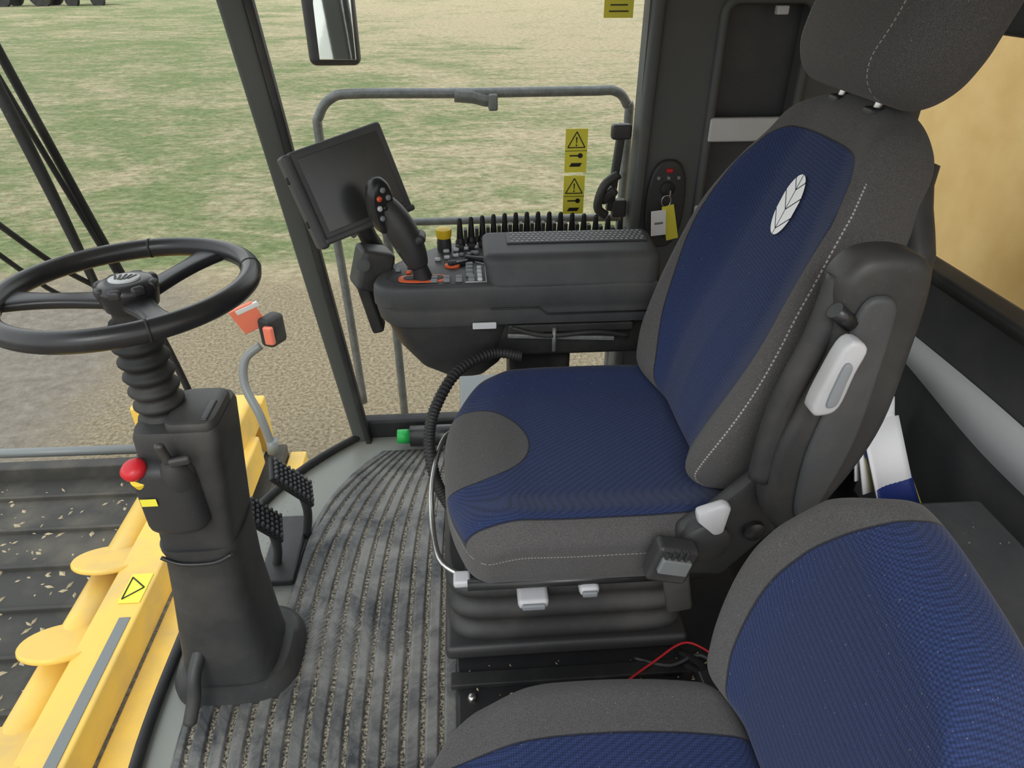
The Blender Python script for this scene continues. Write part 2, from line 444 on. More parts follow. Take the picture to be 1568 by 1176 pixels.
# ------------------------------------------------------------------ seats
def seat_cushion(name,parent,cx,cy,ztop,L,Wd,T,tongue,bluehw):
    def fn(p):
        x,y,z=p; u=x/(L/2); v=y/(Wd/2); top=(z>T/2-.045)
        xx=x
        if x<0: xx=x+(.10 if v>0 else .055)*(abs(v)**2.6)*(-u)**1.2
        yy=y*(1-(.05 if y>0 else .02)*sm(.1,1,-u)-.03*sm(.3,1,u))
        zz=z; f=(z/T+.5)
        dish=-.022*(1-abs(v)**2)*(1-sm(.3,1,-u))
        roll=-.030*sm(.45,1,-u)**1.5
        bol=.014*sm(.55,.85,abs(v))*(1-sm(.8,1,abs(v)))
        zz+=f*(dish+roll+bol)
        yy*=1-.07*(1-f)
        w=V((cx+xx,cy+yy,ztop-T/2+zz))
        a=abs(y)-bluehw+(.03 if y>0 else .0)*sm(.0,1,-u)**3
        a=max(a,-(x+L/2)-.001)
        if tongue:
            e=(math.sqrt(((x+L/2-.015)/.155)**2+(y/.125)**2)-1)*.13
            a=max(a,-e)
        if z<T/2-.05: a=max(a,.02)
        if x<-L/2+.03 and z<0: a=.02
        st=.5
        if not top or abs(v)>.9: st=(z-(T/2-.058))
        if x>L/2-.02: st=.5
        return w,a,st,(x+y)
    return soft(name,(L,Wd,T),.042,64,'fabric',parent,fn)

ds=empty('driver_seat')
seat_cushion('cushion',ds,.20,1.085,.603,.52,.565,.150,True,.248)
UP=V((.316,0,.949)); NF=V((-.949,0,.316))
WT=[(0,.215),(.12,.255),(.25,.272),(.4,.255),(.52,.215),(.60,.18),(.66,.165)]
BT=[(-.05,.10),(.05,.135),(.18,.185),(.33,.212),(.49,.19),(.56,.155),(.60,.13)]
def backrest(name,parent,base,cy,H,T,WTt,BTt,topblue,bol=.06,up=UP,nf=NF,cuts=66):
    def fn(p):
        x,y,z=p
        s=z+H/2; wn=x/.25; hw=tab(WTt,s); w=wn*hw
        f=(y/T+.5)
        b=bol*(sm(.35,.95,abs(wn)))*(1-.75*sm(.35,H,s))*(sm(-.1,.12,s)*.6+.4)
        lumb=.02*math.exp(-((s-.16)/.12)**2)*(1-abs(wn))
        zs=s-.05*abs(wn)**3*sm(H*.7,H,s)
        n=y+f*(b+lumb)
        w*=1-.12*(1-f)
        P=V(base)+up*zs+nf*n+V((0,w,0))
        aw=abs(w)-tab(BTt,s); as_=s-topblue
        a=max(aw,as_)
        if aw>-.03 and as_>-.03: a=math.hypot(aw+.03,as_+.03)-.03
        if y<T/2-.04: a=max(a,.02)
        st=.5
        if y>-T*.1 and s<H-.075: st=(abs(wn)-.93)*hw
        return V((P.x,cy+P.y,P.z)),a,st,s
    return soft(name,(.5,T,H),.048,cuts,'fabric',parent,fn)
backrest('backrest',ds,(.445,0,.585),1.09,.66,.11,WT,BT,.585)
def shell(name,parent,base,cy,H,off,WTt,grow=1.0,mat='black'):
    rings=[]
    for i in range(25):
        s=H*i/24; hw=tab(WTt,s)*grow*(1-.25*sm(H*.8,H,s)); c=V(base)+UP*s+NF*(off+.02*sm(H*.8,H,s))
        ring=[]
        for k in range(40):
            a=2*math.pi*k/40; ca,sa=math.cos(a),math.sin(a)
            w=hw*math.copysign(abs(ca)**.45,ca); n=.035*math.copysign(abs(sa)**.7,sa)
            ring.append(V((c.x,cy+w,c.z))+NF*n)
        rings.append(ring)
    return loft(name,rings,mat,parent)
shell('back_shell',ds,(.445,0,.55),1.09,.64,-.052,WT)
def hr(p):
    x,y,z=p; wn=x/.175; s=z/.13
    w=x*(1-.12*sm(.2,1,s)-.14*sm(.3,1,-s)); n=y*(1-.12*abs(wn)**2)+.012*(1-wn*wn)
    P=V((.655,0,1.352))+UP*z+NF*n
    st=(abs(wn)-.70)*.175 if y>0.02 else .5
    return V((P.x,1.09+w,P.z)),.5,st,z
soft('headrest',(.355,.15,.28),.062,44,'fabric',ds,hr)
for i,dy in enumerate((-.055,.055)):
    tube('headrest_post_%d'%i,[V((.60,1.09+dy,1.15)),V((.64,1.09+dy,1.30))],.007,'chrome',ds)
    box('post_socket_%d'%i,(.615,1.09+dy,1.205),(.03,.03,.014),'black',ds,.004)
def backpt(w,s,n=.0):
    P=V((.445,0,.585))+UP*s+NF*(.055+n); return V((P.x,1.09+w,P.z))
em=empty('seat_emblem'); em.parent=ds
EA,EB=.030,.052; bi=0
for sg in (-1,1):
    cs=[-.14,-.042,-.008,.026,.14]
    for k in range(4):
        lo=[];hi=[]
        for j in range(25):
            x=.0010+(EA-.0010)*j/24; ey=EB*math.sqrt(max(0,1-(x/EA)**2)); m=.95
            a=max(-ey,cs[k]+m*x+.0014); b=min(ey,cs[k+1]+m*x-.0014)
            if b>a+.0003: lo.append((x,a)); hi.append((x,b))
        if len(lo)<2: continue
        n_=len(lo); vs=[backpt(sg*x,y+.470,.0042) for x,y in lo]+[backpt(sg*x,y+.470,.0042) for x,y in hi]
        mk('leaf_%d'%bi,vs,[(i,i+1,n_+i+1,n_+i) for i in range(n_-1)],'paper',em,smooth=False); bi+=1
ar=[(.455,1.045),(.462,1.075),(.485,1.095),(.53,1.098),(.562,1.085),(.575,1.05),(.578,.95),(.575,.85),(.555,.77),(.52,.69),(.497,.655),(.468,.65),(.445,.67),(.432,.72),(.428,.80),(.445,.88),(.462,.96)]
Bxz=Matrix(((1,0,0),(0,0,1),(0,1,0)))
arp=[(p.x,p.y) for p in catmull([(a,b,0) for a,b in ar],4,True)]
prism('armrest',arp,.735,.80,'black',ds,.018,B=Bxz,seg=4)
arp2=[((x-.505)*.45+.50,(y-.88)*.82+.87) for x,y in arp]
prism('armrest_inner',arp2,.725,.74,'dark',ds,.008,B=Bxz,seg=3)
tube('armrest_bolster',[(.47,.77,1.06),(.455,.762,.98),(.43,.765,.86),(.425,.765,.74)],.018,'black',ds,smooth_path=6)
hp=[(.462,1.0),(.488,.992),(.482,.955),(.474,.905),(.455,.893),(.438,.90),(.446,.95)]
hp=[(p.x,p.y) for p in catmull([(a,b,0) for a,b in hp],4,True)]
prism('recline_handle',hp,.70,.728,'lever_white',ds,.006,B=Bxz,seg=3)
hp2=[((x-.463)*.4+.463,(y-.945)*.6+.94) for x,y in hp]
prism('handle_slot',hp2,.696,.702,'btn',ds,.002,B=Bxz)
tube('handle_pivot',[(.452,.735,1.03),(.478,.735,1.01)],.011,'blackgloss',ds)
prism('pivot_bracket',[(.33,.50),(.42,.49),(.50,.60),(.50,.70),(.44,.71),(.38,.64),(.33,.60)],.80,.83,'black',ds,.01,B=Bxz)
lathe('pivot_bolt',[(.018,0),(.018,.01),(.010,.014)],(.455,.80,.60),(0,-1,0),'blackgloss',ds)
prism('side_lever',[(.345,.66),(.350,.64),(.38,.61),(.395,.615),(.40,.67),(.388,.677)],.775,.795,'lever_white',ds,.006,B=Bxz)
R=Matrix.Rotation(.25,3,'Y')
box('belt_buckle',(.31,.765,.575),(.07,.035,.075),'black',ds,.008,rot=R)
box('buckle_face',(.31,.745,.58),(.05,.012,.03),'greymetal',ds,.003,rot=R)
for k in range(4): box('buckle_rib_%d'%k,(.295+.011*k,.7475,.60),(.005,.01,.02),'black',ds,.001,rot=R)
box('buckle_bracket',(.335,.775,.49),(.045,.014,.10),'black',ds,.006,rot=Matrix.Rotation(-.2,3,'Y'))
lathe('belt_reel',[(.036,0),(.04,.008),(.04,.045),(.034,.05)],(.375,.83,.585),(0,-1,0),'black',ds)
tube('seat_rail',[(-.02,.835,.462),(.40,.835,.462)],.010,'blackgloss',ds)
box('seat_pan',(.20,1.09,.452),(.45,.44,.035),'black',ds,.01)
rings=[]
for i in range(41):
    t=i/40; z=.262+.180*t; k=.5+.5*math.cos(t*3.0*2*math.pi+math.pi); b=.012*(1-k)
    rings.append(sring((.17,1.09,z),.235-b,.235-b,9,64))
loft('suspension_bellows',rings,'black',ds)
box('suspension_base',(.17,1.09,.250),(.48,.48,.036),'black',ds,.012)
for i,(x,z,w) in enumerate([(.095,.432,.055),(.195,.448,.036)]):
    box('adjust_lever_%d'%i,(x,.832+.008*i,z),(w,.05,.022),'lever_white',ds,.008)
    box('adjust_lever_pad_%d'%i,(x,.805+.008*i,z),(w*.75,.008,.012),'btn',ds,.003)
box('foot_left',(-.03,.85,.462),(.03,.03,.016),'lever_white',ds,.005)
tube('front_bar',[(-.02,1.27,.50),(-.065,1.22,.50),(-.085,1.10,.50),(-.085,.98,.50),(-.07,.89,.475),(-.03,.86,.460)],.0055,'chrome',ds,smooth_path=6)
hz=[(.12,1.40,.60),(.05,1.40,.61),(-.03,1.34,.60),(-.08,1.25,.565),(-.095,1.19,.52),(-.085,1.13,.47),(-.06,1.10,.42),(-.03,1.08,.38)]
hzp=catmull(hz,40)
tube('corrugated_hose',hzp,lambda t:.0125+.0012*math.sin(t*70*2*math.pi),'rubber',ds,seg=10)

pb=empty('seat_platform')
box('platform_box',(.26,.98,.115),(.62,.80,.23),'blackgloss',pb,.008)
box('platform_rail',(.17,.805,.236),(.46,.03,.014),'rubber',pb,.003)
for x in (-.02,.22): lathe('bolt_%d'%int(x*100+50),[(.009,0),(.009,.008),(.005,.011)],(x,.77,.23),(0,0,1),'chrome',pb,seg=6)
box('red_tab',(.285,.735,.250),(.012,.035,.06),'red',pb,.003,rot=(0,.2,.3))
box('strap_stub',(.345,.74,.245),(.09,.05,.04),'black',pb,.01)
for j,(oy,oz) in enumerate(((0,0),(.015,.012),(-.012,.016))):
    tube('cable_%d'%j,[(.39,.82+oy,.24),(.41,.76+oy,.265+oz),(.40,.70+oy,.27+oz),(.42,.65+oy,.24)],.007,'rubber',pb,smooth_path=5)
tube('loose_wire',[(.30,.83,.236),(.36,.80,.25),(.42,.81,.262),(.47,.78,.238),(.52,.83,.236)],.0035,'dark',pb,smooth_path=6,seg=8)
tube('loose_wire_red',[(.27,.78,.236),(.33,.81,.25),(.40,.84,.262),(.46,.82,.238)],.0025,'red',pb,smooth_path=6,seg=8)
box('connector',(.405,.73,.29),(.025,.05,.022),'blackgloss',pb,.004,rot=(.3,0,.2))
box('connector_cap',(.412,.70,.295),(.020,.018,.018),'lightgrey',pb,.003,rot=(.3,0,.2))
crumbs('debris',200,-.03,.54,.60,.84,.2315,pb)

# instructor seat
ins=empty('instructor_seat')
def ic(p):
    x,y,z=p; u=x/.23; v=y/.235; f=z/.10+.5
    xx=x+ (.07*(abs(v)**2.6)*(-u)**1.2 if x<0 else -.03*abs(v)**3*u)
    yy=y*(1-.06*sm(.2,1,-u))-.02*(abs(u)**2.4)*(1 if y>0 else -1)*abs(v)
    zz=z+f*(-.012*(1-v*v)-.02*sm(.4,1,-u))
    a=max(y-.140+.012*u*u,abs(x)-.3)
    if z<.01: a=.02
    return V((.14+xx,.385+yy,.465+zz)),a,.5,x+y
soft('cushion',(.48,.47,.10),.042,50,'fabric',ins,ic)
box('seat_base',(.15,.37,.31),(.34,.32,.22),'black',ins,.02)
UP2=V((.13,0,.99)).normalized(); NF2=V((-.99,0,.13)).normalized()
WT2=[(0,.19),(.10,.215),(.20,.215),(.30,.190),(.37,.155),(.42,.115)]
BT2=[(0,.115),(.10,.145),(.22,.142),(.32,.112),(.42,.06)]
def ib(p):
    x,y,z=p; H=.42;T=.11
    s=z+H/2; wn=x/.25; hw=tab(WT2,s); w=wn*hw; f=y/T+.5
    b=.03*sm(.4,.95,abs(wn))*(1-sm(.25,.40,s))*(1 if w>0 else .3)
    zs=s-.02*abs(wn)**3*sm(.15,.40,s)+.16*w*sm(.2,.42,s)
    n=y+f*b
    P=V((.395,0,.49))+UP2*zs+NF2*n
    a=w-tab(BT2,s) if w>-.02 else -.1
    if y<-.035: a=max(a,.02)
    return V((P.x,.425+w,P.z)),a,.5,s
soft('backrest',(.5,.11,.42),.05,60,'fabric',ins,ib)
for sy in (.24,.56): box('hinge_%d'%int(sy*100),(.39,sy,.46),(.09,.02,.10),'black',ins,.01)

# ------------------------------------------------------------------ steering column
sc=empty('steering_column')
rings=[]
for z,cx,hx,hy,cy in [(0.0,-.556,.138,.125,1.06),(.022,-.556,.138,.125,1.06),(.05,-.554,.128,.115,1.06),(.062,-.552,.116,.105,1.05)]:
    rings.append(sring((cx,cy,z),hx,hy,3.2))
loft('base_flange',rings,'black',sc)
rings=[]
for z,cx,hx,hy,cy in [(.03,-.556,.102,.095,1.045),(.12,-.554,.094,.092,1.045),(.30,-.544,.078,.085,1.045),(.43,-.531,.073,.08,1.04),(.445,-.531,.076,.083,1.04),(.455,-.531,.076,.083,1.04)]:
    rings.append(sring((cx,cy,z),hx,hy,4))
loft('lower_cover',rings,'black',sc)
rings=[]
for z,cx,hx,hy,cy in [(.45,-.530,.070,.076,1.04),(.55,-.519,.071,.074,1.035),(.66,-.508,.073,.073,1.03),(.712,-.504,.074,.073,1.03),(.725,-.503,.070,.069,1.03)]:
    rings.append(sring((cx,cy,z),hx,hy,6))
loft('upper_cover',rings,'black',sc)
prism('head_cap',[(p.x,p.y) for p in sring((-.476,1.02,0),.043,.06,5,32)],.72,.743,'black',sc,.008)
box('head_cap_groove',(-.450,1.0,.743),(.012,.06,.006),'blackgloss',sc,.002)
prism('front_bulge',[(p.x,p.y) for p in sring((-.535,.972,0),.055,.045,3,32)],.52,.675,'black',sc,.02,seg=4)
tube('cover_seam',[(-.596,.962,.44),(-.56,.957,.425),(-.50,.957,.425),(-.465,.962,.44)],.004,'blackgloss',sc,smooth_path=4,seg=8)
prof=[]
for i in range(49):
    t=i/48; k=.5+.5*math.cos(t*6.5*2*math.pi); prof.append((.033+.009*k,.720+.185*t))
lathe('bellows',prof,(-.527,1.03,0),(-.02,0,1),'rubber',sc,seg=28)
kb=V((-.567,.945,.650))
lathe('knob_stem',[(.020,-.05),(.020,0),(.012,.005),(.012,.02)],kb,(-.15,-.35,.9),'yel',sc,seg=20)
lathe('knob_head',[(.010,.012),(.018,.014),(.021,.020),(.021,.028),(.015,.034),(.010,.036)],kb,(-.15,-.35,.9),'red',sc,seg=24)
sk=V((-.510,.945,.660))
lathe('switch_boot',[(.030,-.03),(.026,0),(.016,.018),(.010,.026)],sk,(0,-.4,.9),'black',sc,seg=20)
box('switch_lever',sk+V((0,-.015,.045)),(.016,.012,.055),'black',sc,.005,rot=(.3,0,0))
box('switch_paddle',sk+V((.02,-.012,.028)),(.034,.012,.018),'black',sc,.005,rot=(.3,0,.3))
mk('column_label',[(-.572,.924,.60),(-.545,.924,.60),(-.545,.924,.616),(-.572,.924,.616)],[(0,1,2,3)],'stick_y',sc,smooth=False)
tube('tilt_lever',[(-.59,.98,.17),(-.600,.930,.13),(-.604,.908,.085),(-.617,.885,.035)],.014,'black',sc,smooth_path=5)
# wheel
sw=empty('steering_wheel')
hub=V((-.537,1.035,.958)); wn_=V((-.02,.015,1)).normalized(); BX=basis((1,0,.02),wn_)
R0=.187
ringp=[hub+BX@V((R0*math.cos(a),R0*math.sin(a),0)) for a in [2*math.pi*k/96 for k in range(96)]]
tube('rim',ringp,lambda t:.0165,'blackgloss',sw,closed=True,seg=20)
for k,ang in enumerate((100,200,-60,20)):
    a=math.radians(ang); c=hub+BX@V((R0*math.cos(a),R0*math.sin(a),0)); tg=BX@V((-math.sin(a),math.cos(a),0))
    tube('rim_seam_%d'%k,[c-tg*.002,c+tg*.002],.0172,'rubber',sw,seg=20)
lathe('hub_cap',[(.040,-.03),(.046,-.005),(.046,.004),(.038,.012),(.026,.014)],hub,wn_,'blackgloss',sw,seg=36)
for k in range(8):
    a=2*math.pi*k/8; box('hub_lobe_%d'%k,hub+BX@V((.041*math.cos(a),.041*math.sin(a),.004)),(.014,.02,.016),'black',sw,.005,rot=BX@Matrix.Rotation(a,3,'Z'))
lathe('hub_badge',[(.024,.013),(.024,.0165),(.022,.0175)],hub,wn_,'lightgrey',sw,seg=32,squash=(1,.8))
for k in range(-2,3):
    box('badge_leaf_%d'%k,hub+BX@V((.0065*k,0,.0178)),(.0035,.024-.003*abs(k),.0012),'stick_k',sw,.0004,rot=BX@Matrix.Rotation(-.2*k,3,'Z'))
for i,ang in enumerate((62,186,-52)):
    a=math.radians(ang); d=BX@V((math.cos(a),math.sin(a),0)); s=BX@V((-math.sin(a),math.cos(a),0))
    rings=[]
    for t in [j/10 for j in range(11)]:
        r=.035+(R0-.035)*t; w=.024-.006*math.sin(t*math.pi)+.012*t**4; h=.009
        c=hub+d*r+wn_*(-.012*(1-t)*1.0-.006)
        rings.append([c+s*w*math.copysign(abs(math.cos(q))**.6,math.cos(q))+wn_*h*math.copysign(abs(math.sin(q))**.6,math.sin(q)) for q in [2*math.pi*m/20 for m in range(20)]])
    loft('spoke_%d'%i,rings,'blackgloss',sw)
lathe('wheel_neck',[(.036,-.075),(.034,-.03),(.042,-.02)],hub,wn_,'black',sw)

# ------------------------------------------------------------------ pedals
pd=empty('brake_pedals')
for i,(x,y,z) in enumerate([(-.555,1.345,.185),(-.495,1.46,.20)]):
    Rr=Matrix.Rotation(.25,3,'Z')@Matrix.Rotation(-.65,3,'Y')
    box('pedal_plate_%d'%i,(x,y,z),(.012,.10,.15),'rubber',pd,.004,rot=Rr)
    for j in range(9):
        for k in range(5):
            o=V((.010,-.038+.019*k,-.062+.0155*j)); box('nub_%d_%d_%d'%(i,j,k),V((x,y,z))+Rr@o,(.010,.013,.009),'dark',pd,.002,rot=Rr,seg=1)
    tube('pedal_arm_%d'%i,[(x+.02,y,z-.03),(x+.03,y-.01,z-.10),(x+.01,y,.0)],.012,'black',pd,smooth_path=5)
box('pedal_mount',(-.53,1.40,.012),(.09,.25,.02),'black',pd,.006)

# ------------------------------------------------------------------ console
cn=empty('control_console')
outl=[(-.215,1.47),(-.205,1.43),(-.17,1.41),(-.08,1.405),(.08,1.41),(.25,1.41),(.42,1.41),(.44,1.43),(.44,1.62),(.40,1.68),(.30,1.715),(.18,1.73),(.06,1.72),(-.04,1.69),(-.12,1.63),(-.185,1.55)]
outp=[(p.x,p.y) for p in catmull([(a,b,0) for a,b in outl],5,True)]
def scaled(poly,s,c=(.11,1.56)): return [((x-c[0])*s+c[0],(y-c[1])*s+c[1]) for x,y in poly]
rings=[]
for z,s in [(.675,.93),(.69,.97),(.715,.985),(.725,.985),(.728,1.0),(.755,1.0),(.768,.995),(.775,.98),(.778,.95)]:
    rings.append([V((x,y,z)) for x,y in scaled(outp,s)])
loft('console_top',rings,'dark',cn)
prism('control_face',scaled([p for p in outp],.90,(.08,1.55)),.776,.781,'black',cn,.002)
rings=[]
for z,cx,hx,hy in [(.70,-.045,.160,.125),(.66,-.045,.155,.12),(.60,-.04,.135,.11),(.54,-.025,.105,.095),(.505,-.015,.06,.07)]:
    rings.append(sring((cx,1.545,z),hx,hy,3,40))
loft('console_belly',rings,'black',cn)
box('console_beam',(.20,1.56,.62),(.46,.20,.11),'rubber',cn,.01)
box('slide_rail',(.24,1.44,.655),(.30,.02,.022),'rubber',cn,.004)
box('slide_rail_low',(.22,1.445,.625),(.26,.012,.012),'rail',cn,.003,rot=(0,.06,0))
tube('slide_rod',[(.10,1.43,.66),(.18,1.425,.64),(.30,1.425,.645),(.38,1.43,.63)],.006,'rubber',cn,smooth_path=5)
tube('lock_pin',[(.20,1.425,.66),(.20,1.42,.60)],.005,'rail',cn)
box('console_leg',(.18,1.60,.29),(.16,.14,.58),'rubber',cn,.015)
box('console_label',(.035,1.407,.68),(.055,.006,.016),'lightgrey',cn,.002)
tube('console_seam',[(.05,1.4065,.722),(.16,1.4065,.722),(.18,1.4065,.705),(.43,1.409,.705)],.0018,'rubber',cn,seg=6)
def pad(p):
    x,y,z=p; f=z/.085+.5; xx=x-(.02*f if x<0 else 0); yy=y*(1-.10*f)+.012*f
    zz=z+f*(.012*(y/.155))
    return V((.245+xx,1.485+yy,.803+zz)),.5,.5,0
soft('armrest_box',(.385,.155,.085),.020,24,'dark',cn,pad)
Rp=Matrix.Rotation(.07,3,'X')
box('perforated_strip',(.255,1.518,.8485),(.325,.062,.004),'black',cn,.002,rot=Rp)
for i in range(27):
    for j in range(5):
        o=Rp@V((-.150+.0115*i+(.005 if j%2 else 0),-.023+.0115*j,.0022)); box('perf_%d_%d'%(i,j),V((.255,1.518,.8485))+o,(.0062,.006,.0012),'hole',cn,0)
NB=0
def btn(x,y,w=.016,d=.010,m='btn',z=.784,h=.008,rz=0):
    global NB; NB+=1; box('button_%d'%NB,(x,y,z),(w,d,h),m,cn,.002,rot=(0,0,rz),seg=1)
for i in range(4):
    for j in range(2): btn(-.075+.028*i,1.432+.018*j)
for i in range(4): btn(.005,1.46+.022*i,.018,.012); btn(.028,1.435+.022*i,.012,.012,'lightgrey')
for i in range(5): btn(-.05+.024*i,1.615+.008*i,.015,.010,'lightgrey')
for i in range(4): btn(.02+.03*i,1.60+.004*i,.02,.010,'btn')
for i in range(6): btn(.09+.045*i,1.62,.026,.014,'blackgloss',h=.014)
for i in range(6): btn(.10+.045*i,1.598,.014,.006,'lightgrey')
for i in range(3): btn(-.16+.025*i,1.50+.02*i,.012,.008)
for i in range(3): btn(-.07+.022*i,1.56+.012*i,.014,.009,'lightgrey')
for i in range(4): btn(-.03+.018*i,1.585+.003*i,.011,.008)
btn(-.135,1.485,.012,.009,'orange'); btn(.05,1.575,.012,.008,'orange')
btn(-.02,1.525,.05,.012,'blackgloss',rz=.5,h=.016); btn(.02,1.555,.05,.012,'blackgloss',rz=-.3,h=.016)
tube('panel_outline',[(-.005,1.425,.7815),(.042,1.425,.7815),(.042,1.53,.7815),(.02,1.545,.7815)],.0012,'lightgrey',cn,seg=6)
prism('joystick_slot',[(p.x,p.y) for p in sring((-.10,1.452,0),.057,.022,3,32)],.778,.7835,'orange',cn,.002)
prism('joystick_slot_inner',[(p.x,p.y) for p in sring((-.10,1.452,0),.045,.013,3,32)],.783,.785,'rubber',cn,0)
prism('orange_switch_ring',[(p.x,p.y) for p in sring((-.035,1.520,0),.018,.012,2.5,24)],.778,.787,'orange',cn,.002)
box('orange_switch',(-.035,1.520,.790),(.02,.012,.012),'black',cn,.003)
lathe('push_button_base',[(.018,.77),(.018,.80),(.015,.815)],(-.055,1.635,0),(0,0,1),'black',cn,seg=20)
lathe('push_button_cap',[(.018,.812),(.020,.825),(.019,.833),(.010,.836)],(-.055,1.635,0),(0,0,1),'yel',cn,seg=20)
for i in range(15):
    t=i/14; x=-.015+.40*t; y=1.655+.055*math.sin(math.pi*t*.95)-.03*t
    lathe('lever_base_%d'%i,[(.013,.772),(.012,.795),(.008,.802)],(x,y,0),(0,0,1),'black',cn,seg=10)
    box('lever_%d'%i,(x,y,.825),(.018,.014,.056),'blackgloss',cn,.005,taper=(.6,.7))
    box('lever_wing_%d'%i,(x+.014,y+.004,.806),(.009,.024,.036),'black',cn,.002)
    box('lever_foot_%d'%i,(x,y-.022,.785),(.018,.018,.014),'black',cn,.003)
lathe('rotary_knob',[(.016,.775),(.014,.80),(.012,.803)],(.245,1.60,0),(0,0,1),'black',cn,seg=20)

# joystick
js=empty('joystick')
lathe('joystick_boot',[(.022,0),(.018,.03),(.015,.06)],(-.10,1.455,.780),(-.25,.05,1),'rubber',js,seg=20)
tube('joystick_grip',[(-.108,1.456,.81),(-.118,1.458,.84),(-.135,1.462,.88),(-.155,1.466,.92),(-.175,1.47,.95)],lambda t:.021+.013*math.sin(t*2.9),'black',js,smooth_path=5,seg=20)
jb=basis((-.05,.0,1),(.62,-.75,.15))
jc=V((-.180,1.455,.950))
rings=[]
for h,s in [(-.020,.75),(-.014,.95),(0,1.0),(.010,.96),(.016,.82)]:
    rings.append([jc+jb@V((.062*s*math.cos(a),.028*s*math.sin(a)*(1+.15*math.cos(a)),h)) for a in [2*math.pi*k/32 for k in range(32)]])
loft('joystick_head',rings,'blackgloss',js)
for i,(a,b,m) in enumerate([(.036,.0,'btn'),(.020,.011,'orange'),(.018,-.011,'btn'),(-.002,.0,'blackgloss'),(-.022,.010,'btn'),(-.026,-.008,'orange'),(.0,.013,'lightgrey')]):
    lathe('thumb_button_%d'%i,[(.006,.014),(.006,.019),(.004,.021)],jc+jb@V((a,b,0)),jb@V((0,0,1)),m,js,seg=12)
box('joystick_flange',(-.122,1.46,.865),(.07,.05,.022),'black',js,.008,rot=(0,-.5,0))

# monitor
mo=empty('touchscreen_monitor')
mr=V((.19,.10,.045)).normalized(); mu=V((-.080,.03,.19)); mu=(mu-mr*mu.dot(mr)).normalized(); mnn=mr.cross(mu)
MB=Matrix((mr,mu,mnn)).transposed(); mc=V((-.248,1.56,.972))
def mbox(name,c,d,mat,bev=.004): return box(name,mc+MB@V(c),d,mat,mo,bev,rot=MB)
mbox('monitor_body',(0,0,-.018),(.222,.205,.036),'dark',.008)
mbox('monitor_screen',(.0,.002,.0008),(.190,.166,.002),'screen',.001)
mbox('monitor_left_grip',(-.116,-.005,-.026),(.024,.212,.06),'dark',.008)
mbox('monitor_bottom_lip',(0,-.098,-.014),(.225,.014,.045),'dark',.005)
for k in (-.05,.05): mbox('side_screw_%d'%int(k*100+9),(-.129,k,-.02),(.008,.016,.012),'rubber',.003)
mbox('monitor_back',(0,0,-.05),(.14,.12,.03),'black',.01)
tube('monitor_arm',[mc+MB@V((0,-.03,-.06)),mc+MB@V((.0,-.12,-.07)),V((-.225,1.62,.80)),V((-.19,1.58,.74)),V((-.15,1.55,.70))],.022,'rubber',mo,smooth_path=6)
box('arm_clamp',(-.225,1.54,.775),(.08,.08,.10),'black',mo,.012,rot=(0,.3,.4))
box('arm_bracket',(-.235,1.52,.69),(.03,.05,.14),'rubber',mo,.008,rot=(0,-.2,0))
lathe('arm_dial',[(.016,0),(.016,.006),(.010,.008)],(-.238,1.497,.80),(.1,-1,.3),'dark',mo,seg=20)

# ------------------------------------------------------------------ right-side details
ig=empty('ignition_panel')
prism('bezel',[(.563+.056*math.copysign(abs(math.cos(a))**.8,math.cos(a)),.808+.125*math.copysign(abs(math.sin(a))**.8,math.sin(a))) for a in [2*math.pi*k/48 for k in range(48)]],PY-.018,PY,'black',ig,.008,B=Bxz,seg=3)
box('red_switch',(.563,PY-.02,.905),(.018,.01,.011),'red',ig,.002)
lathe('lock_ring',[(.020,0),(.020,.008),(.014,.012)],(.563,PY-.016,.855),(0,-1,0),'rubber',ig)
box('key_blade',(.563,PY-.038,.85),(.004,.028,.018),'chrome',ig,.001)
tube('key_ring',[(.556+.013*math.cos(a),PY-.045,.828+.016*math.sin(a)) for a in [k*math.pi/10 for k in range(20)]],.0015,'chrome',ig,closed=True,seg=6)
for i in range(3): box('indicator_%d'%i,(.535+.028*i,PY-.02,.885),(.009,.008,.009),'btn',ig,.002)
kt=empty('key_tag')
box('white_tag',(.540,PY-.05,.768),(.042,.004,.072),'paper',kt,.008,rot=(0,-.1,0))
box('tag_print',(.540,PY-.0525,.768),(.024,.001,.006),'btn',kt,0,rot=(0,-.1,0))
box('yellow_tag',(.574,PY-.045,.767),(.034,.004,.100),'stick_y',kt,.001,rot=(0,-.25,0))
wl=empty('window_latch')
box('latch_plate',(.425,1.915,.90),(.022,.025,.24),'black',wl,.005,rot=(0,.08,0))
box('latch_head',(.43,1.905,1.0),(.055,.03,.04),'black',wl,.008)
box('latch_arm',(.405,1.90,.83),(.055,.03,.03),'black',wl,.008,rot=(0,-.7,0))
tube('latch_handle',[(.43,1.89,.89),(.39,1.885,.86),(.375,1.885,.80),(.40,1.885,.775)],.013,'black',wl,smooth_path=5)
box('latch_base',(.44,1.905,.79),(.04,.03,.05),'black',wl,.006)
